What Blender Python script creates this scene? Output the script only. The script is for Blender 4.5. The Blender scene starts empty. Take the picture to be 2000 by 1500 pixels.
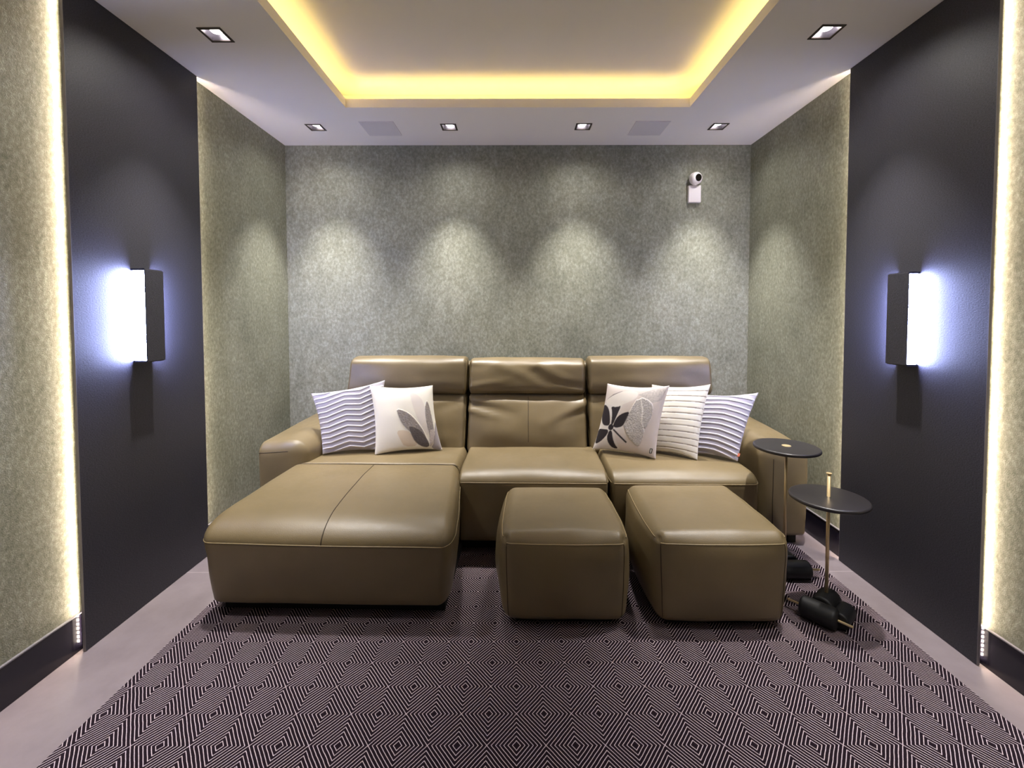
import bpy, bmesh, math, random
from mathutils import Vector, Matrix, noise
random.seed(4)
S = bpy.context.scene
C = S.collection
PI = math.pi

# ------------------------------------------------------------------ helpers
def lin(r, g, b):
    f = lambda c: (c/255/12.92) if c/255 <= 0.04045 else ((c/255+0.055)/1.055)**2.4
    return (f(r), f(g), f(b), 1)

class NT:
    """small wrapper for building a node material"""
    def __init__(s, name):
        s.m = bpy.data.materials.new(name); s.m.use_nodes = True
        s.t = s.m.node_tree; s.n = s.t.nodes; s.l = s.t.links
        s.b = s.n['Principled BSDF']; s.tc = s.n.new('ShaderNodeTexCoord')
    def new(s, kind, **kw):
        n = s.n.new('ShaderNode'+kind)
        for k, v in kw.items(): setattr(n, k, v)
        return n
    def put(s, sock, v):
        if hasattr(v, 'is_output'): s.l.new(v, sock)
        else: sock.default_value = v
    def math(s, op, a, b=0.0, c=None):
        n = s.new('Math', operation=op); s.put(n.inputs[0], a); s.put(n.inputs[1], b)
        if c is not None: s.put(n.inputs[2], c)
        return n.outputs[0]
    def noise(s, scale, detail=4, rough=.55, vec=None):
        n = s.new('TexNoise'); n.inputs['Scale'].default_value = scale
        n.inputs['Detail'].default_value = detail; n.inputs['Roughness'].default_value = rough
        s.l.new(vec if vec is not None else s.tc.outputs['Object'], n.inputs['Vector'])
        return n.outputs['Fac']
    def ramp(s, fac, stops):
        n = s.new('ValToRGB'); s.l.new(fac, n.inputs[0]); e = n.color_ramp.elements
        while len(e) < len(stops): e.new(.5)
        for q, (p, c) in zip(e, stops): q.position = p; q.color = c
        return n.outputs[0]
    def mix(s, fac, a, b, blend='MIX'):
        n = s.new('Mix', data_type='RGBA', blend_type=blend)
        s.put(n.inputs[0], fac); s.put(n.inputs[6], a); s.put(n.inputs[7], b)
        return n.outputs[2]
    def mapping(s, scale=(1,1,1), rot=(0,0,0)):
        n = s.new('Mapping'); n.inputs['Scale'].default_value = scale; n.inputs['Rotation'].default_value = rot
        s.l.new(s.tc.outputs['Object'], n.inputs['Vector']); return n.outputs[0]
    def bump(s, h, strength, dist=.002):
        n = s.new('Bump'); n.inputs['Strength'].default_value = strength; n.inputs['Distance'].default_value = dist
        s.l.new(h, n.inputs['Height'])
        s.l.new(n.outputs[0], s.b.inputs['Normal'])
    def set(s, **kw):
        for k, v in kw.items(): s.put(s.b.inputs[k.replace('_', ' ')], v)
        return s.m

def simple(name, col, rough=.5, metal=0.0, spec=.5):
    n = NT(name); return n.set(Base_Color=col, Roughness=rough, Metallic=metal, Specular_IOR_Level=spec)

def emit(name, col, strength):
    n = NT(name); return n.set(Base_Color=(.8,.8,.8,1), Emission_Color=col, Emission_Strength=strength)

# ------------------------------------------------------------------ materials
M = {}
def plaster():
    n = NT('grey_green_plaster')
    big = n.noise(1.6, 5, .6); fine = n.noise(70, 3, .6, n.mapping((1,1,.7))); grain = n.noise(260, 2, .6)
    mid = n.noise(9, 6, .7, n.mapping((1,1,.55)))
    f = n.math('ADD', n.math('MULTIPLY', big, .20), n.math('ADD', n.math('MULTIPLY', mid, .18), n.math('ADD', n.math('MULTIPLY', fine, .38), n.math('MULTIPLY', grain, .24))))
    col = n.ramp(f, [(.37, lin(107,109,93)), (.51, lin(141,142,126)), (.65, lin(180,180,165))])
    n.bump(n.math('ADD', n.math('MULTIPLY', fine, .5), n.math('ADD', grain, n.math('MULTIPLY', mid, .3))), .35, .003)
    return n.set(Base_Color=col, Roughness=n.math('MULTIPLY_ADD', f, -.5, .80), Specular_IOR_Level=.4)
M['plaster'] = plaster()
def paint():
    n = NT('matt_white_ceiling_paint'); n.bump(n.noise(220, 2), .04)
    return n.set(Base_Color=lin(246,242,241), Roughness=.85)
M['paint'] = paint()
def vinyl():
    n = NT('charcoal_textured_panel')
    w = n.noise(330, 2, .6, n.mapping((1,.45,1)))
    n.bump(w, .35, .002)
    return n.set(Base_Color=n.ramp(w, [(.3, lin(42,41,47)), (.7, lin(64,63,71))]), Roughness=.5, Specular_IOR_Level=.4)
M['panel'] = vinyl()
M['panel_edge'] = simple('grey_panel_edge', lin(112,108,112), .5)
def tile():
    n = NT('mauve_grey_floor_tile')
    sx = n.new('SeparateXYZ'); n.l.new(n.tc.outputs['Object'], sx.inputs[0])
    fy = n.math('ABSOLUTE', n.math('SUBTRACT', n.math('FRACT', n.math('DIVIDE', n.math('ADD', sx.outputs[1], 1.37+.6), 1.2)), .5))
    fx = n.math('ABSOLUTE', n.math('SUBTRACT', n.math('FRACT', n.math('DIVIDE', n.math('ADD', sx.outputs[0], .6), 1.2)), .5))
    joint = n.math('LESS_THAN', n.math('MINIMUM', fx, fy), .0014)
    c = n.ramp(n.noise(3.2, 6, .62), [(.3, lin(117,106,109)), (.7, lin(139,128,131))])
    c = n.mix(joint, c, lin(170,158,158))
    n.bump(n.noise(90, 3), .04)
    return n.set(Base_Color=c, Roughness=.42, Specular_IOR_Level=.4)
M['tile'] = tile()
M['skirting'] = simple('gloss_black_skirting', lin(24,22,34), .16)
M['skirting_cap'] = simple('grey_skirting_cap', lin(120,116,122), .4)
def rugmat():
    n = NT('diamond_weave_rug')
    sx = n.new('SeparateXYZ'); n.l.new(n.tc.outputs['Object'], sx.inputs[0])
    wob = n.noise(26, 2)
    wx = n.math('MULTIPLY_ADD', n.math('SUBTRACT', wob, .5), .004, sx.outputs[0])
    a = n.math('DIVIDE', n.math('SUBTRACT', wx, RX0), RW)
    b = n.math('DIVIDE', n.math('SUBTRACT', sx.outputs[1], RY0), RH)
    u = n.math('ADD', n.math('ADD', a, b), .5); v = n.math('ADD', n.math('SUBTRACT', a, b), .5)
    fu = n.math('ABSOLUTE', n.math('SUBTRACT', n.math('FRACT', u), .5))
    fv = n.math('ABSOLUTE', n.math('SUBTRACT', n.math('FRACT', v), .5))
    s = n.math('MULTIPLY', n.math('MAXIMUM', fu, fv), 14.0)      # 7 light lines from centre to edge
    d = n.math('ABSOLUTE', n.math('SUBTRACT', s, n.math('ROUND', s)))
    zero = n.math('LESS_THAN', s, .5)
    line = n.math('MULTIPLY', n.math('LESS_THAN', d, n.math('MULTIPLY_ADD', n.noise(420, 2), .10, .062)), n.math('SUBTRACT', 1.0, zero))
    yarn = n.noise(900, 2, .7)
    dark = n.ramp(yarn, [(.3, lin(20,13,19)), (.7, lin(42,30,38))])
    light = n.ramp(yarn, [(.3, lin(172,155,162)), (.7, lin(222,205,212))])
    n.bump(yarn, .5, .003)
    return n.set(Base_Color=n.mix(line, dark, light), Roughness=.95, Specular_IOR_Level=.1)
RX0, RY0, RW, RH = -.179, 1.305, .178, .2142
M['rug'] = rugmat()
def leather(name, a, b, rough):
    n = NT(name)
    v = n.new('TexVoronoi'); v.inputs['Scale'].default_value = 420; n.l.new(n.tc.outputs['Object'], v.inputs['Vector'])
    n.bump(n.math('ADD', n.math('MULTIPLY', v.outputs['Distance'], .35), n.math('MULTIPLY', n.noise(26, 4), .5)), .22, .003)
    return n.set(Base_Color=n.ramp(n.noise(5, 4), [(.3, a), (.7, b)]), Roughness=n.math('MULTIPLY_ADD', n.noise(40, 3), .16, rough), Specular_IOR_Level=.5)
M['leather'] = leather('olive_brown_leather', lin(110,96,68), lin(119,104,76), .32)
M['piping'] = simple('pale_olive_piping', lin(134,118,84), .45)
M['seam'] = simple('dark_stitched_seam', lin(58,46,28), .6)
M['black_wood'] = simple('black_stained_disc', lin(42,39,41), .34)
M['black'] = simple('black_base', lin(12,11,13), .55)
M['brass'] = simple('brushed_brass', lin(236,212,164), .42, .75)
M['void'] = simple('black_underside', lin(16,14,12), .8)
M['white_plastic'] = simple('white_plastic', lin(236,230,230), .4)
M['lens'] = simple('dark_lens', lin(22,18,14), .08)
M['bezel'] = simple('dark_bronze_bezel', lin(62,52,50), .35, .6)
M['reflector'] = simple('satin_reflector', lin(112,108,116), .3, .8)
M['grille'] = simple('grey_speaker_cloth', lin(222,218,222), .8)
M['grille_frame'] = simple('white_speaker_frame', lin(235,230,232), .6)
M['orange'] = simple('orange_tag', lin(214,120,86), .7)
M['lamp'] = emit('downlight_lamp', (1,.95,.90,1), 7)
M['cove'] = emit('warm_cove_led', (1,.73,.205,1), 8)
M['strip'] = emit('warm_white_led', (1,.82,.62,1), 76)
M['sconce'] = emit('cool_white_led', (.46,.53,1,1), 95)
def fabric(name):
    n = NT(name); a = n.new('Attribute', attribute_name='weave')
    w = n.noise(500, 2, .7); n.bump(w, .3, .002)
    c = n.mix(n.math('MULTIPLY', w, .25), a.outputs['Color'], (.55,.52,.52,1), 'MULTIPLY')
    return n.set(Base_Color=c, Roughness=.9, Specular_IOR_Level=.15)
M['fabric'] = fabric('woven_cushion_cotton')

# ------------------------------------------------------------------ object builders
def tag(o, label=None, cat=None, group=None, kind=None):
    for k, v in (('label', label), ('category', cat), ('group', group), ('kind', kind)):
        if v: o[k] = v
    return o
def obj(name, bm, mat, parent=None, smooth=True, loc=None):
    bmesh.ops.recalc_face_normals(bm, faces=bm.faces)
    me = bpy.data.meshes.new(name); bm.to_mesh(me); bm.free()
    for m in (mat if isinstance(mat, (list, tuple)) else [mat]): me.materials.append(m)
    if smooth: me.shade_smooth()
    o = bpy.data.objects.new(name, me); C.objects.link(o)
    if parent: o.parent = parent
    if loc: o.location = loc
    return o
def empty(name, loc, rz=0, **kw):
    o = bpy.data.objects.new(name, None); C.objects.link(o); o.empty_display_size = .1
    o.location = loc; o.rotation_euler = (0, 0, rz); return tag(o, **kw)
def box(bm, x0, x1, y0, y1, z0, z1, bev=0):
    r = bmesh.ops.create_cube(bm, size=1)
    for v in r['verts']:
        v.co = Vector(((x0+x1)/2+v.co.x*(x1-x0), (y0+y1)/2+v.co.y*(y1-y0), (z0+z1)/2+v.co.z*(z1-z0)))
    if bev:
        es = list({e for v in r['verts'] for e in v.link_edges})
        bmesh.ops.bevel(bm, geom=es, offset=bev, segments=3, affect='EDGES', profile=.5)
    return bm
def bx(*a, **k): return box(bmesh.new(), *a, **k)
def tube(bm, pts, r, n=8, closed=False):
    pts = [Vector(p) for p in pts]; rings = []; N = len(pts); up = Vector((.13, .27, .95)).normalized()
    for i, p in enumerate(pts):
        a = pts[(i-1) % N] if (closed or i) else p; b = pts[(i+1) % N] if (closed or i < N-1) else p
        t = (b-a).normalized(); s = t.cross(up)
        if s.length < 1e-4: s = t.cross(Vector((1, 0, 0)))
        s.normalize(); q = s.cross(t)
        rings.append([bm.verts.new(p+(s*math.cos(2*PI*k/n)+q*math.sin(2*PI*k/n))*r) for k in range(n)])
    for i in range(N if closed else N-1):
        A, B = rings[i], rings[(i+1) % N]
        for k in range(n): bm.faces.new((A[k], A[(k+1) % n], B[(k+1) % n], B[k]))
    if not closed:
        bm.faces.new(rings[0][::-1]); bm.faces.new(rings[-1])
    return bm
def lathe(bm, prof, n=64, mat=None):
    """profile of (radius, height) turned about Z, then moved by mat"""
    rings = []
    for r, z in prof:
        if r < 1e-6: rings.append([bm.verts.new((0, 0, z))])
        else: rings.append([bm.verts.new((r*math.cos(2*PI*k/n), r*math.sin(2*PI*k/n), z)) for k in range(n)])
    for A, B in zip(rings, rings[1:]):
        for k in range(n):
            a, b = A[k % len(A)], A[(k+1) % len(A)]; c, d = B[(k+1) % len(B)], B[k % len(B)]
            vs = []
            for v in (a, b, c, d):
                if v not in vs: vs.append(v)
            if len(vs) > 2: bm.faces.new(vs)
    if mat is not None:
        vv = [v for r in rings for v in r]
        for v in vv: v.co = mat @ v.co
    return bm
def drum(bm, a, b, r, rnd=.012, n=48):
    a, b = Vector(a), Vector(b); L = (b-a).length
    pr = [(0, 0)] + [(r-rnd+rnd*math.sin(t*PI/12), rnd-rnd*math.cos(t*PI/12)) for t in range(7)]
    pr += [(r-rnd+rnd*math.cos(t*PI/12), L-rnd+rnd*math.sin(t*PI/12)) for t in range(7)] + [(0, L)]
    q = Vector((0, 0, 1)).rotation_difference((b-a).normalized()).to_matrix().to_4x4()
    return lathe(bm, pr, n, Matrix.Translation(a) @ q)

class Soft:
    """upholstered block: rounded box, crowned faces, mapped on eight corners"""
    def __init__(s, cor, R, bulge=None, disp=None):
        s.c = [Vector(p) for p in cor]
        c = s.c
        s.h = (((c[1]-c[0]).length+(c[6]-c[7]).length)/4, ((c[3]-c[0]).length+(c[6]-c[5]).length)/4, ((c[4]-c[0]).length+(c[6]-c[2]).length)/4)
        s.R = R; s.B = bulge or {}; s.disp = disp
    def shape(s, q):
        h = s.h; n = []; inner = []; rad = []
        for a, ax in enumerate('xyz'):
            r0 = s.R[ax+'0']; r1 = s.R[ax+'1']; v = q[a]
            i = min(max(v, -h[a]+r0), h[a]-r1); r = r0 if v < i else r1
            inner.append(i); rad.append(r); n.append((v-i)/r)
        L = math.sqrt(sum(k*k for k in n))
        m = max(abs(k) for k in n)
        p = [inner[a]+(rad[a]*n[a]/L if L > 1e-9 else 0) for a in range(3)]
        nn = Vector([n[a]/L if L > 1e-9 else 0 for a in range(3)])
        t = [p[a]/h[a] for a in range(3)]
        for a, ax in enumerate('xyz'):
            for sg, key in ((-1, ax+'0'), (1, ax+'1')):
                b = s.B.get(key, 0)
                if b:
                    w = max(0, sg*t[a])**2; o = [k for k in range(3) if k != a]
                    p[a] += sg*b*w*(1-t[o[0]]**2)*(1-t[o[1]]**2)
        k = .0035*noise.noise(Vector((t[0]*2.1+s.c[0].x*31, t[1]*2.1+s.c[0].y*17, t[2]*2.1)))
        p = list(Vector(p)+nn*k)
        if s.disp: p = list(Vector(p)+nn*s.disp(t[0], t[1], t[2], nn))
        x, y, z = [(p[a]/h[a]+1)/2 for a in range(3)]
        c = s.c
        bot = c[0]*(1-x)*(1-y)+c[1]*x*(1-y)+c[2]*x*y+c[3]*(1-x)*y
        top = c[4]*(1-x)*(1-y)+c[5]*x*(1-y)+c[6]*x*y+c[7]*(1-x)*y
        return bot*(1-z)+top*z
    def at(s, tx, ty, tz): return s.shape((tx*s.h[0], ty*s.h[1], tz*s.h[2]))
    def coords(s, a, res):
        h = s.h[a]; r0 = s.R['xyz'[a]+'0']; r1 = s.R['xyz'[a]+'1']
        k = 6; lo = [-h+r0*i/k for i in range(k)]; hi = [h-r1*i/k for i in range(k)][::-1]
        L = 2*h-r0-r1; m = max(2, int(L/res))
        return lo+[-h+r0+L*i/m for i in range(m+1)]+hi
    def mesh(s, res=.02):
        bm = bmesh.new(); ax = [s.coords(a, res) for a in range(3)]; V = {}
        def vert(i, j, k):
            if (i, j, k) not in V: V[(i, j, k)] = bm.verts.new(s.shape((ax[0][i], ax[1][j], ax[2][k])))
            return V[(i, j, k)]
        N = [len(a)-1 for a in ax]
        for a in range(3):
            b, c = (a+1) % 3, (a+2) % 3
            for side in (0, N[a]):
                for i in range(N[b]):
                    for j in range(N[c]):
                        idx = []
                        for di, dj in ((0,0),(1,0),(1,1),(0,1)):
                            t = [0,0,0]; t[a] = side; t[b] = i+di; t[c] = j+dj; idx.append(vert(*t))
                        bm.faces.new(idx)
        return bm
    def seam(s, path, n=40):
        pts = []
        for A, B in zip(path, path[1:]):
            for i in range(n): t = i/n; pts.append(s.at(*[A[k]*(1-t)+B[k]*t for k in range(3)]))
        pts.append(s.at(*path[-1])); return pts
def corners(x0, x1, y0, y1, z0, z1): return [(x0,y0,z0),(x1,y0,z0),(x1,y1,z0),(x0,y1,z0),(x0,y0,z1),(x1,y0,z1),(x1,y1,z1),(x0,y1,z1)]
def RR(x0, x1, y0, y1, z0, z1): return dict(x0=x0, x1=x1, y0=y0, y1=y1, z0=z0, z1=z1)
def folds(lst, face='y0'):
    """creases (t-space segments on a face): x0,z0,x1,z1,width,depth"""
    def f(x, y, z, n):
        w = max(0, -n.y) if face == 'y0' else max(0, n.z)
        if w < .05: return 0
        o = 0; a = x; b = z if face == 'y0' else y
        for x0, z0, x1, z1, wd, dp in lst:
            dx, dz = x1-x0, z1-z0; t = ((a-x0)*dx+(b-z0)*dz)/(dx*dx+dz*dz); t = min(1, max(0, t))
            d = math.hypot(a-x0-dx*t, (b-z0-dz*t)*.5)
            o += 1.4*dp*math.exp(-(d/wd)**2)*(1-.75*t)
        return o*w
    return f

# ------------------------------------------------------------------ room dimensions (metres)
XL, XR, YB, YF, ZC = -1.699, 1.731, 3.362, -2.3, 2.543
PL, PR = -1.663, 1.699
CL, CR, CB, CF = -1.023, 1.047, 2.756, -1.7
LIP = .052; TRAY = 2.695; TM = .16
lights_xy = [(-1.332,2.048), (1.372,2.034), (-1.329,3.040), (-.443,3.038), (.447,3.034), (1.344,3.036)]
hidden_xy = [(-1.334,1.05), (1.372,1.03), (-1.334,.05), (1.372,.03)]  # unseen downlights, added to bring light onto the rug and floor
HOLE = .046

def struct(name, bm, mat, **k): return tag(obj(name, bm, mat, None, smooth=False), kind='structure')
struct('floor', bx(XL-.1, XR+.1, YF-.1, YB+.1, -.1, 0), M['tile'])
struct('wall_back', bx(XL-.1, XR+.1, YB, YB+.1, 0, ZC+.3), M['plaster'])
struct('wall_left', bx(XL-.1, XL, YF, YB, 0, ZC+.3), M['plaster'])
struct('wall_right', bx(XR, XR+.1, YF, YB, 0, ZC+.3), M['plaster'])
struct('wall_front', bx(XL-.1, XR+.1, YF-.1, YF, 0, ZC+.3), M['panel'])  # unseen wall added to close the room, dark to cut bounce on the sofa
# ceiling: dropped border with light openings, raised tray above the cove
def ceiling():
    bm = bmesh.new()
    holes = [(x-HOLE, x+HOLE, y-HOLE, y+HOLE) for x, y in lights_xy+hidden_xy] + [(CL, CR, CF, CB)]
    xs = sorted({XL, XR} | {h[i] for h in holes for i in (0, 1)}); ys = sorted({YF, YB} | {h[i] for h in holes for i in (2, 3)})
    def grid(z):
        V = {}
        for i in range(len(xs)-1):
            for j in range(len(ys)-1):
                cx, cy = (xs[i]+xs[i+1])/2, (ys[j]+ys[j+1])/2
                if any(a < cx < b and c < cy < d for a, b, c, d in holes): continue
                q = []
                for a, b in ((i,j),(i+1,j),(i+1,j+1),(i,j+1)):
                    if (a,b) not in V: V[(a,b)] = bm.verts.new((xs[a], ys[b], z))
                    q.append(V[(a,b)])
                bm.faces.new(q)
    grid(ZC)
    # lip, ledge and tray
    def ring(x0, x1, y0, y1, z): return [bm.verts.new(p) for p in ((x0,y0,z),(x1,y0,z),(x1,y1,z),(x0,y1,z))]
    t = .012
    rs = [ring(CL,CR,CF,CB,ZC), ring(CL,CR,CF,CB,ZC+LIP), ring(CL-t,CR+t,CF-t,CB+t,ZC+LIP), ring(CL-t,CR+t,CF-t,CB+t,ZC+.02),
          ring(CL-TM,CR+TM,CF-TM,CB+TM,ZC+.02), ring(CL-TM,CR+TM,CF-TM,CB+TM,TRAY)]
    for A, B in zip(rs, rs[1:]):
        for k in range(4): bm.faces.new((A[k], A[(k+1)%4], B[(k+1)%4], B[k]))
    bm.faces.new(rs[-1])
    return bm
struct('ceiling', ceiling(), M['paint'])
struct('trim_1', bx(XL-.1, XR+.1, YF-.1, YB+.1, ZC+.27, ZC+.3), M['paint'])      # slab above the tray
for i, (x0, x1, y0, y1) in enumerate(((CL-.05, CL-.04, CF, CB), (CR+.04, CR+.05, CF, CB), (CL, CR, CB+.04, CB+.05), (CL, CR, CF-.05, CF-.04))):
    struct('trim_%d' % (i+2), bx(x0, x1, y0, y1, ZC+.021, ZC+.029), M['cove'])  # glowing cove light strips on the ledge, out of sight behind the lip
# skirting
for side, x0, x1, xc in (('left', XL, XL+.008, XL+.010), ('right', XR-.008, XR, XR-.010)):
    o = struct('baseboard_'+side, bx(x0, x1, YF, YB, 0, .142), M['skirting'])
    c = obj('cap', bx(min(x0,xc), max(x1,xc), YF, YB, .142, .146), M['skirting_cap'], o, smooth=False)
o = struct('baseboard_back', bx(XL+.01, XR-.01, YB-.008, YB, 0, .142), M['skirting'])

# ------------------------------------------------------------------ dark wall panels with LED strips behind both edges
panel_y = {'left': (1.696, 2.392), 'right': (1.620, 2.330)}
for side, px, wall, sg in (('left', PL, XL+.011, 1), ('right', PR, XR-.011, -1)):
    y0, y1 = panel_y[side]; t = .010
    root = empty('wall_panel', (px, (y0+y1)/2, 0), label='tall charcoal wall panel on the %s wall, floor to ceiling, backlit along its edges' % side, cat='wall panel', group='dark panels on the side walls')
    L = (y1-y0)/2
    a, b = (-t, 0) if sg > 0 else (0, t)
    obj('panel_face', bx(a, b, -L, L, .002, ZC-.001), [M['panel']], root, smooth=False)
    for e, yy in ((-1, -L-.0015), (1, L)):
        obj('edge_band', bx(a, b, yy, yy+.0015, .002, ZC-.001), M['panel_edge'], root, smooth=False)
    bk = (wall-px)
    obj('batten', bx(min(bk, a if sg > 0 else b), max(bk, a if sg > 0 else b), -L+.05, L-.05, .002, ZC-.001), M['void'], root, smooth=False)
    for e, end, txt in ((-1, y0, 'near'), (1, y1, 'far')):
        bm = bmesh.new(); x0, x1 = sorted((px-sg*(t+.012), px-sg*(t+.002)))
        yy = end-e*.012
        box(bm, x0, x1, min(yy, yy-e*.003), max(yy, yy-e*.003), .02, ZC-.01)
        rt = empty('led_strip', (0, 0, 0), label='thin warm white light strip glowing behind the %s edge of the %s dark wall panel' % (txt, side), cat='light strip', group='light strips behind the wall panels')
        obj('backing_tape', bm, M['reflector'], rt, smooth=False)
        bm = bmesh.new(); z = .03; k = 0
        while z < ZC-.02:
            a0, a1 = sorted((yy, yy+e*.002)); box(bm, (x0+x1)/2-.003, (x0+x1)/2+.003, a0, a1, z, z+.009); z += .0166
        obj('light_emitting_diodes', bm, M['strip'], rt, smooth=False)

# ------------------------------------------------------------------ wall sconces
def sconce(px, sg, y0, y1, z0, z1, dep, side):
    r = empty('wall_sconce', (px, (y0+y1)/2, (z0+z1)/2), label='slim vertical sconce with cool white glow on the %s charcoal panel' % side, cat='wall light', group='sconces on the dark panels')
    w = (y1-y0)/2; h = (z1-z0)/2
    def X(a, b): return sorted((sg*a, sg*b))
    obj('face_plate', bx(*X(dep-.005, dep), -w, w, -h, h, bev=.001), M['panel'], r, smooth=False)
    obj('spine', bx(*X(0, dep-.005), -.012, .012, -h+.004, h-.004), M['panel'], r, smooth=False)
    for s in (-1, 1):
        obj('end_cap', bx(*X(.001, dep-.005), -w+.002, w-.002, s*h-.004, s*h+.004), M['panel'], r, smooth=False)
        a, b = sorted((s*(w-.006), s*(w-.012)))
        obj('diffuser', bx(*X(.004, dep-.006), a, b, -h+.005, h-.005), M['sconce'], r, smooth=False)
    return r
sconce(PL, 1, 1.950, 2.050, 1.096, 1.496, .064, 'left')
sconce(PR, -1, 1.898, 2.004, 1.080, 1.472, .052, 'right')

# ------------------------------------------------------------------ downlights
def downlight(x, y, label, power, wide):
    r = empty('downlight', (x, y, ZC), label=label, cat='ceiling light', group='square recessed downlights')
    bm = bmesh.new(); o_, i_ = .052, .0405
    for a in ((-o_, o_, -o_, -i_), (-o_, o_, i_, o_), (-o_, -i_, -i_, i_), (i_, o_, -i_, i_)): box(bm, a[0], a[1], a[2], a[3], -.003, .001)
    obj('bezel', bm, M['bezel'], r, smooth=False)
    bm = bmesh.new(); q = [[bm.verts.new((sx*k, sy*k, z)) for sx, sy in ((-1,-1),(1,-1),(1,1),(-1,1))] for k, z in ((.043, 0), (.036, .045))]
    for k in range(4): bm.faces.new((q[0][k], q[0][(k+1)%4], q[1][(k+1)%4], q[1][k]))
    bm.faces.new(q[1])
    obj('reflector', bm, M['reflector'], r, smooth=False)
    bm = bmesh.new(); lathe(bm, [(0, .013), (.020, .013), (.024, .016), (.024, .044)], 32); obj('lamp', bm, M['lamp'], r)
    for nm, ang, bl, k in (('narrow_beam', 66, 1.0, power), ('wide_beam', 150, 1.0, wide)):
        L = bpy.data.lights.new(nm, 'SPOT'); L.energy = k; L.spot_size = math.radians(ang); L.spot_blend = bl
        L.color = (1, .96, .92); L.shadow_soft_size = .018
        lo = bpy.data.objects.new(nm, L); C.objects.link(lo); lo.parent = r; lo.location = (0, 0, -.006)
names = ['square downlight in the left border of the ceiling, nearest the camera on that side', 'square downlight in the right border of the ceiling, nearest the camera on that side',
         'square downlight in the back left corner of the ceiling', 'square downlight over the back wall, right of the left ceiling speaker',
         'square downlight over the back wall, left of the right ceiling speaker', 'square downlight in the back right corner of the ceiling']
DOWN = 105
for (x, y), l in zip(lights_xy, names): downlight(x, y, l, DOWN, 5 if y > 2.5 else 9)
for k, (x, y) in enumerate(hidden_xy):
    downlight(x, y, 'added unseen square downlight in the %s ceiling border, %s row behind the pictured part of the room' % (('left', 'right')[k % 2], ('first', 'second', 'third')[k//2]), DOWN*.5, 5)

# ------------------------------------------------------------------ ceiling speakers
for cx, side in ((-.902, 'left'), (.888, 'right')):
    r = empty('ceiling_speaker', (cx, 3.06, ZC), label='square flush grey speaker grille in the ceiling border, %s of the two' % side, cat='speaker', group='ceiling speakers')
    h = .112; bm = bmesh.new()
    for a in ((-h, h, -h, -h+.003), (-h, h, h-.003, h), (-h, -h+.003, -h+.003, h-.003), (h-.003, h, -h+.003, h-.003)): box(bm, *a, -.006, 0)
    obj('frame', bm, M['grille_frame'], r, smooth=False)
    obj('grille', bx(-h+.003, h-.003, -h+.003, h-.003, -.005, 0), M['grille'], r, smooth=False)

# ------------------------------------------------------------------ security camera
r = empty('security_camera', (1.3115, YB, 2.18), label='small white round camera above a white plate on the back wall', cat='camera')
obj('mount_plate', bx(-.045, .045, -.028, 0, -.062, .062, bev=.003), M['white_plastic'], r, smooth=False)
d = Vector((.30, -.93, -.16)).normalized(); c0 = Vector((.0, -.035, .108))
bm = bmesh.new(); drum(bm, c0-d*.028, c0+d*.03, .045, .02); obj('body', bm, M['white_plastic'], r)
bm = bmesh.new(); tube(bm, [(0, -.02, .06), (0, -.03, .085)], .014); obj('neck', bm, M['white_plastic'], r)
le = c0+d*.028+Vector((.002, 0, .004)); bm = bmesh.new(); drum(bm, le, le+d*.006, .026, .003); o = obj('lens', bm, M['lens'], r)

# ------------------------------------------------------------------ rug
bm = bx(-1.372, 1.560, -1.2, 2.50, .0, .009, bev=.003)
tag(obj('rug', bm, M['rug'], smooth=False), label='large dark rug with concentric pale diamond weave under sofa and ottomans', cat='rug')
RT = .009

# ------------------------------------------------------------------ sectional sofa (local frame: x along the back, y towards the wall)
sofa = empty('sectional_sofa', (0, 2.38, 0), -.024, label='olive brown leather three-seat sectional sofa with a long chaise on the left', cat='sofa')
LE = M['leather']
def part(name, s, res=.02, parent=sofa, mat=LE): return obj(name, s.mesh(res), mat, parent)
def line(name, pts, r, mat, parent):
    bm = bmesh.new(); tube(bm, pts, r); return obj(name, bm, mat, parent)
# chaise
ch = Soft([(-1.318,-.540,.055),(-.272,-.540,.055),(-.322,.13,.055),(-1.29,.13,.055),(-1.338,-.585,.432),(-.232,-.600,.425),(-.318,.13,.450),(-1.30,.13,.450)],
          RR(.07,.05,.15,.006,.035,.085), dict(z1=.016, y0=.012, x1=.01))
cho = part('chaise_cushion', ch, .025)
zs = .60
line('piping', ch.seam([(-1,-.4,zs),(-1,-1,zs),(1,-1,zs),(1,-.2,zs-.02),(1,.98,zs+.1)], 60), .0024, M['piping'], cho)
line('seam', ch.seam([(.0,-1,zs+.02),(.0,-1,1),(.0,1,1)], 60), .0022, M['seam'], cho)
cr = Soft(corners(-1.29,-.320,.128,.52,.055,.452), RR(.05,.04,.006,.05,.02,.085), dict(z1=.010))
part('seat_cushion', cr)
line('seam', [Vector((-1.25, .129, .446)), Vector((-1.2,.129,.4505)), Vector((-.75,.129,.4505)), Vector((-.42,.129,.450)), Vector((-.36,.129,.447)), Vector((-.33,.129,.44))], .0013, M['seam'], cho)
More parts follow.
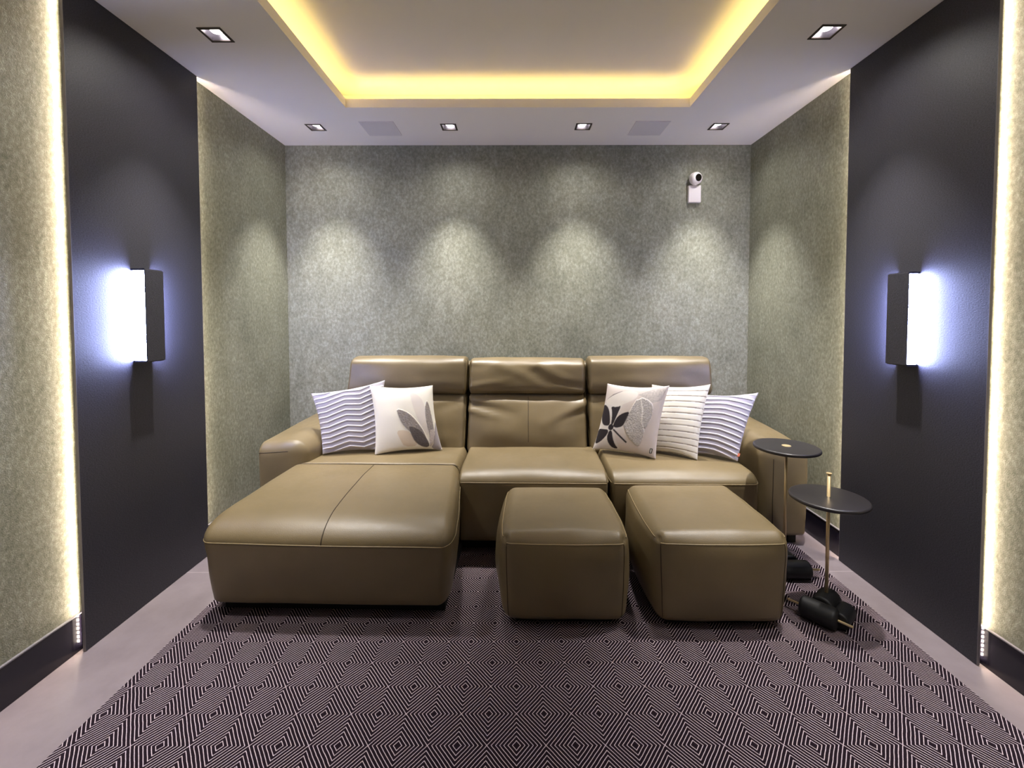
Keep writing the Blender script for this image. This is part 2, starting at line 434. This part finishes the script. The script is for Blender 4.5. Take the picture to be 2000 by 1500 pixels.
# two seats
for k, (a, b) in enumerate(((-.318, .497), (.503, 1.300))):
    s = Soft([(a,.0,.06),(b,.0,.06),(b,.52,.06),(a,.52,.06),(a,-.01,.446),(b,-.01,.446),(b,.52,.455),(a,.52,.455)], RR(.022,.022 if k == 0 else .05,.10,.05,.03,.055), dict(z1=.016, y0=.004))
    o = part('seat_cushion', s)
    zs = .76
    line('piping', s.seam([(-1,-.4,zs),(-1,-1,zs),(1,-1,zs),(1,-.4,zs)], 40), .0026, M['piping'], o)
obj('base_frame', bx(-1.25, 1.28, .06, .80, .012, .07), M['void'], sofa, smooth=False)
obj('base_frame', bx(-1.27, -.30, -.47, .06, .012, .062), M['void'], sofa, smooth=False)
# backs
bxs = [(-1.145, -.342), (-.331, .447), (.459, 1.272)]
for k, (a, b) in enumerate(bxs):
    mid = k == 1
    if mid: f = folds([(-1,.72,-.2,.35,.07,-.012),(-1,.5,-.5,.28,.05,.009),(-.95,.86,.0,.78,.09,.006),(1,.72,.3,.1,.10,.010),(1,.5,.55,.2,.06,-.008),(1,.95,.6,.75,.07,-.008),(-.6,-.2,0,-.5,.25,.006)])
    else: f = folds([(1 if k == 0 else -1,.8,.5 if k == 0 else -.5,.5,.08,-.007),(-.2,.2,.3,-.4,.25,.005)])
    dv = .012 if mid else 0
    s = Soft([(a,.425+dv,.40),(b,.425+dv,.40),(b,.70,.40),(a,.70,.40),(a,.555+dv,.772),(b,.555+dv,.772),(b,.74,.772),(a,.74,.772)], RR(.025,.025,.07,.03,.05,.055), dict(y0=.035, z1=.004), f)
    o = part('back_cushion', s, .016)
    if mid: line('seam', s.seam([(0.02,-1,.98),(0.02,-1,-.5)]), .0018, M['seam'], o)
    if k == 0: line('piping', s.seam([(1,-.8,-.9),(1,-.8,.95)]), .003, M['piping'], o)
    if mid: f = folds([(-1,.6,-.1,.75,.10,-.006),(-.5,.7,.2,-.1,.14,.006),(-.9,-.5,-.3,-.1,.09,.007),(.1,.2,.5,-.6,.12,-.006),(1,-.6,.5,-.2,.08,-.009),(.2,.7,.7,-.2,.12,.006),(1,.9,.4,.85,.09,-.005)])
    else: f = folds([(-.3,-.3,.4,-.6,.2,.004),(1 if k == 0 else -1,-.85,.3 if k == 0 else -.4,-.55,.08,-.006)])
    tz = 1.0 if mid else 1.012
    ea, eb = (.02 if k == 0 else 0), (.004 if k == 2 else 0)
    s = Soft([(a,.54+dv,.766),(b,.54+dv,.766),(b,.74,.766),(a,.74,.766),(a+ea,.585+dv,tz),(b-eb,.585+dv,tz),(b-eb,.76,tz),(a+ea,.76,tz)], RR(.025,.025,.07,.06,.05,.045), dict(y0=.014, z1=.006), f)
    o = part('headrest', s, .016)
    if k == 0: line('piping', s.seam([(1,-.8,-.9),(1,-.8,.9)]), .003, M['piping'], o)
obj('back_shell', Soft(corners(-1.13, 1.26, .70, .84, .05, .97), RR(.03,.03,.03,.04,.02,.03)).mesh(.06), LE, sofa)
# arms
aL = Soft([(-1.475,.118,.07),(-1.19,.118,.07),(-1.10,.80,.07),(-1.46,.80,.07),(-1.485,.118,.562),(-1.21,.118,.585),(-1.12,.80,.615),(-1.465,.80,.60)], RR(.035,.13,.05,.05,.03,.085), dict(z1=.012, x1=.02, y0=.012))
o = part('armrest', aL)
line('seam', aL.seam([(-.92,-1,.80),(.35,-1,.80)]), .002, M['seam'], o)
aR = Soft([(1.375,.128,.05),(1.622,.128,.05),(1.60,.80,.05),(1.27,.80,.05),(1.375,.128,.575),(1.632,.128,.555),(1.61,.80,.60),(1.27,.80,.615)], RR(.10,.035,.05,.05,.03,.085), dict(z1=.012, x0=.02, y0=.012))
o = part('armrest', aR)
line('seam', aR.seam([(-.62,-1,.7),(-.66,-1,-.2),(-.6,-1,-.95)]), .0022, M['seam'], o)
for x, y in ((1.56, .20), (1.56, .74), (-1.42, .20), (-1.42, .74), (-1.24, -.44), (-.33, -.44)):
    z0 = RT if (-1.37 < x < 1.53 and y < .1) else .0
    obj('foot', bx(x-.025, x+.025, y-.025, y+.025, z0, .075, bev=.004), M['void'], sofa, smooth=False)

# ------------------------------------------------------------------ ottomans
def ottoman(cx, cy, rz, w0, w1, d, h, label):
    r = empty('ottoman', (cx, cy, 0), rz, label=label, cat='ottoman', group='leather cube ottomans')
    a, b = w0/2, w1/2
    s = Soft([(-a,-d/2+.012,RT+.022),(a,-d/2+.012,RT+.022),(a,d/2,RT+.022),(-a,d/2,RT+.022),(-b,-d/2+.01,h),(b,-d/2+.01,h),(b-.01,d/2,h),(-b+.01,d/2,h)],
             RR(.045,.045,.05,.05,.04,.05), dict(x0=.044, x1=.044, y0=.032, y1=.02, z1=.014),
             lambda x, y, z, n: -.008*math.exp(-((abs(x)-.93)/.05)**2-((y+.93)/.07)**2-((z-.86)/.10)**2))
    o = obj('cushion', s.mesh(.02), LE, r)
    zt = .80; e = .93
    line('piping', s.seam([(-e,-1,zt),(e,-1,zt)], 60), .0026, M['piping'], o)
    for q in (-1, 1):
        line('piping', s.seam([(q*e,-1,zt),(q*e,-1,-.95)], 50), .0018, M['seam'], o)
        line('piping', s.seam([(q*1,-.9,zt+.1),(q*1,.9,zt+.1)], 50), .0022, M['piping'], o)
    obj('base', bx(-a+.05, a-.05, -d/2+.06, d/2-.05, RT, RT+.03), M['void'], r, smooth=False)
    return r
ottoman(.203, 2.065, -.018, .505, .528, .545, .402, 'smaller olive leather ottoman beside the chaise, in front of the middle seat')
ottoman(.840, 2.065, -.012, .520, .552, .570, .408, 'larger olive leather ottoman beside the side tables, in front of the right seat')

# ------------------------------------------------------------------ throw pillows
def inside(poly, u, v):
    c = False; n = len(poly)
    for i in range(n):
        x0, y0 = poly[i]; x1, y1 = poly[i-1]
        if (y0 > v) != (y1 > v) and u < (x1-x0)*(v-y0)/(y1-y0)+x0: c = not c
    return c
def smooth_poly(p, it=2):
    for _ in range(it):
        q = []
        for i in range(len(p)):
            (a, b), (c, d) = p[i], p[(i+1) % len(p)]
            q += [(a*.75+c*.25, b*.75+d*.25), (a*.25+c*.75, b*.25+d*.75)]
        p = q
    return p
def pillow(label, TL, TR, BR, BL, T, col, front, back, N=150, ridge=None, pinch=.085):
    TL, TR, BR, BL = [Vector(p) for p in (TL, TR, BR, BL)]
    base = (BL+BR)/2
    r = empty('throw_pillow', base, label=label, cat='pillow', group='throw pillows on the sofa')
    nrm = (BR-BL).cross(TL-BL).normalized()
    if nrm.y > 0: nrm = -nrm
    bm = bmesh.new(); lay = bm.verts.layers.float_color.new('weave')
    V = {}
    def p(i, j, side):
        key = (i, j, 0 if i in (0, N) or j in (0, N) else side)
        if key in V: return V[key]
        s, t = 2*i/N-1, 2*j/N-1
        e = (1-s*s)*(1-t*t)
        u = (s*(1-pinch*(1-t*t)*abs(s)**3)+1)/2; v = (t*(1-pinch*(1-s*s)*abs(t)**3)+1)/2
        q = BL*(1-u)*(1-v)+BR*u*(1-v)+TR*u*v+TL*(1-u)*v
        h = T*e**.42*(1+.06*noise.noise(Vector((s*2.1+T*90, t*2.1, 3.1))))
        U, W = (s+1)/2, (t+1)/2
        if key[2] == 1:
            if ridge: h += ridge(U, W)*min(1, e*14)
            c = col(U, W)
        else: c = back if e > 0 else front
        w = bm.verts.new(q+nrm*(h if side else -h)-base); w[lay] = c; V[key] = w
        return w
    for side in (1, 0):
        for i in range(N):
            for j in range(N):
                f = [p(i, j, side), p(i+1, j, side), p(i+1, j+1, side), p(i, j+1, side)]
                if len(set(f)) > 2: bm.faces.new([x for n_, x in enumerate(f) if x not in f[:n_]])
    o = obj('cover', bm, M['fabric'], r)
    return r, base, nrm
cream = lin(240,235,222)
def aa(fn, h=.0022):
    def g(u, v):
        k = [fn(u+a*h, v+b*h) for a in (-1, 1) for b in (-1, 1)]
        return tuple(sum(c[i] for c in k)/4 for i in range(4))
    return g
leafs = [([[.611,.894],[.702,.868],[.78,.791],[.816,.688],[.837,.572],[.841,.38],[.81,.191],[.753,.31],[.685,.453],[.628,.681]], lin(228,219,210)),
 ([[.344,.313],[.449,.324],[.542,.287],[.592,.196],[.649,.067],[.443,.055],[.385,.188]], lin(222,206,184)),
 ([[.992,.448],[.953,.347],[.897,.12],[.824,.02],[1,-.02],[1.02,.24]], lin(164,156,160)),
 ([[.379,.634],[.505,.599],[.607,.52],[.691,.402],[.751,.297],[.793,.155],[.793,.066],[.658,.141],[.544,.299],[.489,.353],[.436,.43],[.4,.542]], lin(164,155,150)),
 ([[.87,.763],[.903,.685],[.919,.581],[.931,.452],[.937,.323],[.929,.22],[.883,.108],[.819,.031],[.825,.126],[.842,.253],[.823,.381],[.816,.509],[.821,.637]], lin(166,157,152)),
 ([[.849,.303],[.899,.312],[.938,.31],[.929,.22],[.883,.108],[.819,.031],[.825,.126]], lin(196,184,178)),
 ([[.528,.375],[.612,.357],[.703,.301],[.775,.207],[.812,.115],[.809,.051],[.753,.031],[.673,.064],[.598,.146],[.562,.248]], lin(110,102,100))]
leafs = [(smooth_poly(p, 1), c, i in (3, 4, 6)) for i, (p, c) in enumerate(leafs)]
def leafcol(u, v):
    c = cream
    for p, k, stitched in leafs:
        if inside(p, u, v):
            c = k
            if stitched:
                g = .86+.3*noise.noise(Vector((u*30, v*120, 0))); c = tuple(x*g for x in k[:3])+(1,)
    return c
def shag(polys):
    def f(u, v): return .0028*(1+.6*noise.noise(Vector((u*60, v*90, 1)))) if any(inside(p, u, v) for p in polys) else 0
    return f
fp = {'white': [[.032,.709],[.105,.783],[.249,.875],[.421,.917],[.56,.904],[.578,.827],[.518,.758],[.382,.695],[.286,.654],[.164,.664]],
 'line': [[.047,.741],[.171,.822],[.305,.894],[.308,.904],[.165,.838]],
 'gl': [[.571,.788],[.637,.766],[.698,.628],[.714,.489],[.791,.343],[.775,.214],[.725,.105],[.582,.215],[.474,.359],[.445,.422],[.497,.585],[.536,.68]],
 'gr': [[.595,.815],[.753,.786],[.846,.703],[.859,.578],[.828,.449],[.786,.368],[.714,.489],[.629,.636]],
 'gt': [[.572,.853],[.776,.953],[.994,1.02],[.949,.786],[.823,.74],[.688,.808]],
 'halo': [[-.02,.69],[.09,.70],[.286,.654],[.37,.69],[.30,.42],[.46,.36],[.40,.33],[.31,.30],[.46,.02],[.20,-.02],[-.02,-.02]]}
petals = [[[.002,.679],[.09,.658],[.157,.595],[.202,.49],[.229,.384],[.161,.36],[.081,.38],[.015,.47],[-.004,.58]],
 [[.174,.651],[.288,.647],[.352,.679],[.315,.528],[.28,.39],[.247,.373],[.237,.494],[.212,.586]],
 [[.509,.599],[.486,.505],[.46,.423],[.426,.373],[.342,.35],[.286,.364],[.293,.432],[.333,.517],[.411,.571]],
 [[.008,.309],[.097,.313],[.223,.315],[.217,.246],[.149,.155],[.074,.095],[.017,.087],[.01,.176]],
 [[.233,.303],[.286,.303],[.316,.206],[.368,.106],[.429,.035],[.34,.035],[.265,.104],[.215,.192]],
 [[.200,.348],[.222,.392],[.258,.40],[.295,.375],[.30,.331],[.264,.305],[.225,.312]]]
petals = [smooth_poly(p, 1) for p in petals]
stem = [[.291,.318],[.311,.333],[.551,.168],[.537,.146]]
fp = {k: smooth_poly(p, 2) if k in ('gl', 'gr', 'white') else p for k, p in fp.items()}
vein = [[.625,.80],[.645,.79],[.712,.62],[.726,.49],[.80,.34],[.79,.33],[.706,.49],[.69,.62]]
def flowercol(u, v):
    c = lin(220,209,203)
    if inside(fp['halo'], u, v): c = lin(226,220,214)
    if inside(fp['white'], u, v): c = lin(232,225,218)
    for k in ('gt', 'gl', 'gr'):
        if inside(fp[k], u, v):
            g = .92+.28*noise.noise(Vector((u*42, v*42, 2))); b = {'gt': lin(206,198,194), 'gl': lin(204,198,194), 'gr': lin(196,190,186)}[k]
            c = tuple(x*g for x in b[:3])+(1,)
    if inside(vein, u, v): c = lin(232,226,220)
    if inside(fp['line'], u, v): c = lin(140,130,128)
    if any(inside(p, u, v) for p in petals) or inside(stem, u, v): c = lin(58,53,56)
    return c
def zig(u, pts):
    for (a, h0), (b, h1) in zip(pts, pts[1:]):
        if a <= u <= b: t = (u-a)/(b-a); return h0+(h1-h0)*t
    return pts[-1][1]
def chev(pts, n):
    def ph(u, v): return (v-zig(u, pts))*n
    def r(u, v):
        d = ph(u, v); d = abs(d-round(d)); return .0075*math.exp(-(d/.12)**2)
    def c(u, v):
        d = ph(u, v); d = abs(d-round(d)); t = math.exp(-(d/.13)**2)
        a, b = lin(176,171,178), lin(236,233,239); return tuple(a[i]+(b[i]-a[i])*t for i in range(4))  # shade between the ribs put into the colour: dark valleys, pale crests
    return r, c
zl = [(0, 0), (.17, .0), (.45, .075), (.66, .045), (.85, .11), (1, .12)]
zr = [(0, .12), (.1, .10), (.42, .095), (.55, .085), (.95, 0), (1, 0)]
rl, cl = chev(zl, 12.5); rr, cr_ = chev(zr, 12.5)
lil = lin(208,203,210)
pillow('lilac grey zigzag ribbed pillow against the left arm of the sofa', (-1.277,2.79,.808), (-.830,2.835,.884), (-.796,2.735,.462), (-1.161,2.672,.462), .05, cl, lil, lin(190,182,192), ridge=rl, N=220)
pillow('cream pillow with grey and beige leaves, in front of the left zigzag pillow', (-.911,2.785,.859), (-.533,2.865,.847), (-.457,2.760,.460), (-.845,2.662,.460), .05, aa(leafcol), cream, lin(176,170,176), ridge=shag([leafs[3][0], leafs[4][0], leafs[6][0]]))
pr, pbase, pn = pillow('cream pillow with thin brown horizontal stripes, between two other pillows on the right', (.852,2.815,.857), (1.149,2.650,.884), (1.034,2.547,.462), (.770,2.720,.462), .05,
       aa(lambda u, v: lin(122,106,96) if abs((v-.035-.02*math.sin(u*2.5))*12.2 % 1-.5) < .06 else lin(242,237,225)), lin(242,237,225), lin(172,170,180),
       ridge=lambda u, v: -.0015*math.exp(-(((v-.035-.02*math.sin(u*2.5))*12.2 % 1-.5)/.10)**2))
pr, pbase, pn = pillow('pale pillow with a black flower and grey leaf, leftmost of three pillows on the right', (.577,2.835,.861), (.906,2.650,.876), (.803,2.570,.462), (.472,2.765,.462), .05, aa(flowercol), lin(224,214,208), lin(200,190,188), ridge=shag([fp['gl'], fp['gr']]))
lb = Vector((.803,2.570,.462))-pbase; 
def patch(name, parent, u, v, w, h, off, mat, TL, TR, BR, BL):
    TL, TR, BR, BL = [Vector(p) for p in (TL, TR, BR, BL)]; bm = bmesh.new()
    nrm = (BR-BL).cross(TL-BL).normalized(); nrm = -nrm if nrm.y > 0 else nrm
    vs = []
    for d in (off, off-.004):
        for a, b in ((u-w, v-h), (u+w, v-h), (u+w, v+h), (u-w, v+h)):
            vs.append(bm.verts.new(BL*(1-a)*(1-b)+BR*a*(1-b)+TR*a*b+TL*(1-a)*b+nrm*d-(BL+BR)/2))
    for f in ((0,1,2,3),(7,6,5,4),(0,4,5,1),(1,5,6,2),(2,6,7,3),(3,7,4,0)): bm.faces.new([vs[i] for i in f])
    return obj(name, bm, mat, parent, smooth=False)
FQ = ((.577,2.835,.861), (.906,2.650,.876), (.803,2.570,.462), (.472,2.765,.462))
lb = patch('care_label', pr, .925, .10, .018, .032, .027, M['lens'], *FQ)
tag(lb, label='tiny black label with pale lettering')
for k in range(4): patch('letter', lb, .925, .082+k*.012, .009, .0032, .0276, M['white_plastic'], *FQ)
CQ = ((1.135,2.785,.802), (1.428,2.640,.836), (1.258,2.532,.462), (1.001,2.680,.462))
pr, pbase, pn = pillow('lilac grey zigzag ribbed pillow beside the right arm of the sofa', *CQ, .05, cr_, lil, lin(190,182,192), ridge=rr, N=220)
tag(patch('tag', pr, .985, .085, .022, .022, .012, M['orange'], *CQ), label='small orange fabric tag')

# ------------------------------------------------------------------ side tables
def side_table(x, y, ztop, zpole, R, p, flip, label, through):
    r = empty('side_table', (x, y, 0), label=label, cat='side table', group='black disc side tables')
    t = .017
    pr = [(0, ztop-t), (R-.012, ztop-t)] + [(R-.008+.008*math.sin(a*PI/8), ztop-t/2-(t/2)*math.cos(a*PI/8)) for a in range(9)] + [(0, ztop)]
    bm = bmesh.new(); lathe(bm, pr, 96); obj('table_top', bm, M['black_wood'], r)
    bm = bmesh.new(); tube(bm, [(0, 0, .05), (0, 0, zpole)], .0068, 16); po = obj('pole', bm, M['brass'], r)
    bm = bmesh.new()
    if through: drum(bm, (0, 0, zpole-.002), (0, 0, zpole+.003), .011, .001, 24)
    else: drum(bm, (0, 0, ztop-.001), (0, 0, ztop+.0025), .021, .001, 32)
    obj('pole_cap', bm, M['brass'], r)
    p = Vector((p[0], p[1], 0)).normalized(); q = Vector((-p.y, p.x, 0))
    if q.dot(Vector((x*0, 1, 0))) < 0: q = -q
    c = -q*.092; zc = RT+.043
    bm = bmesh.new(); drum(bm, c-p*.068+Vector((0,0,zc)), c+p*.068+Vector((0,0,zc)), .043, .016); obj('base_roller', bm, M['black'], r)
    bm = bmesh.new(); drum(bm, Vector((0,0,RT+.046))-q*.06, Vector((0,0,RT+.046))+q*.055, .046, .012); obj('base_roller', bm, M['black'], r)
    sx = p*.068*flip
    bm = bmesh.new(); drum(bm, sx-q*.085+Vector((0,0,RT+.036)), sx+q*.03+Vector((0,0,RT+.036)), .035, .010); obj('base_roller', bm, M['black'], r)
    bm = bmesh.new(); tube(bm, [c-p*.118+Vector((0,0,zc)), c+p*.118+Vector((0,0,zc))], .005, 12); obj('axle', bm, M['brass'], r)
    return r
side_table(1.335, 1.900, .519, .618, .148, (.64,-.77), 1, 'lower black disc side table nearest the camera, brass pole rising through its top', True)
side_table(1.362, 2.250, .634, .630, .151, (1,-.02), -1, 'taller black disc side table beside the sofa arm, brass button in its top', False)

# ------------------------------------------------------------------ camera, world, view
cd = bpy.data.cameras.new('camera'); cam = bpy.data.objects.new('camera', cd); C.objects.link(cam)
pitch, yaw, roll, cx, cy = .0352, .0001, .0016, 1008.14, 644.6
cam.matrix_world = Matrix.Translation((0, 0, 1.3)) @ Matrix.Rotation(-yaw, 4, 'Z') @ Matrix.Rotation(PI/2-pitch, 4, 'X') @ Matrix.Rotation(-roll, 4, 'Z')
cd.sensor_width = 36; cd.sensor_fit = 'HORIZONTAL'; cd.lens = 880*36/2000
cd.shift_x = (1000-cx)/2000; cd.shift_y = -(750-cy)/2000; cd.clip_start = .02
S.camera = cam
w = bpy.data.worlds.new('world'); S.world = w; w.use_nodes = True
w.node_tree.nodes['Background'].inputs[0].default_value = (.5, .5, .55, 1); w.node_tree.nodes['Background'].inputs[1].default_value = .05
S.view_settings.view_transform = 'Standard'; S.view_settings.look = 'None'; S.view_settings.gamma = 1
S.view_settings.use_curve_mapping = False; S.view_settings.exposure = 0.95
S.cycles.max_bounces = 8; S.cycles.diffuse_bounces = 5; S.cycles.use_denoising = True
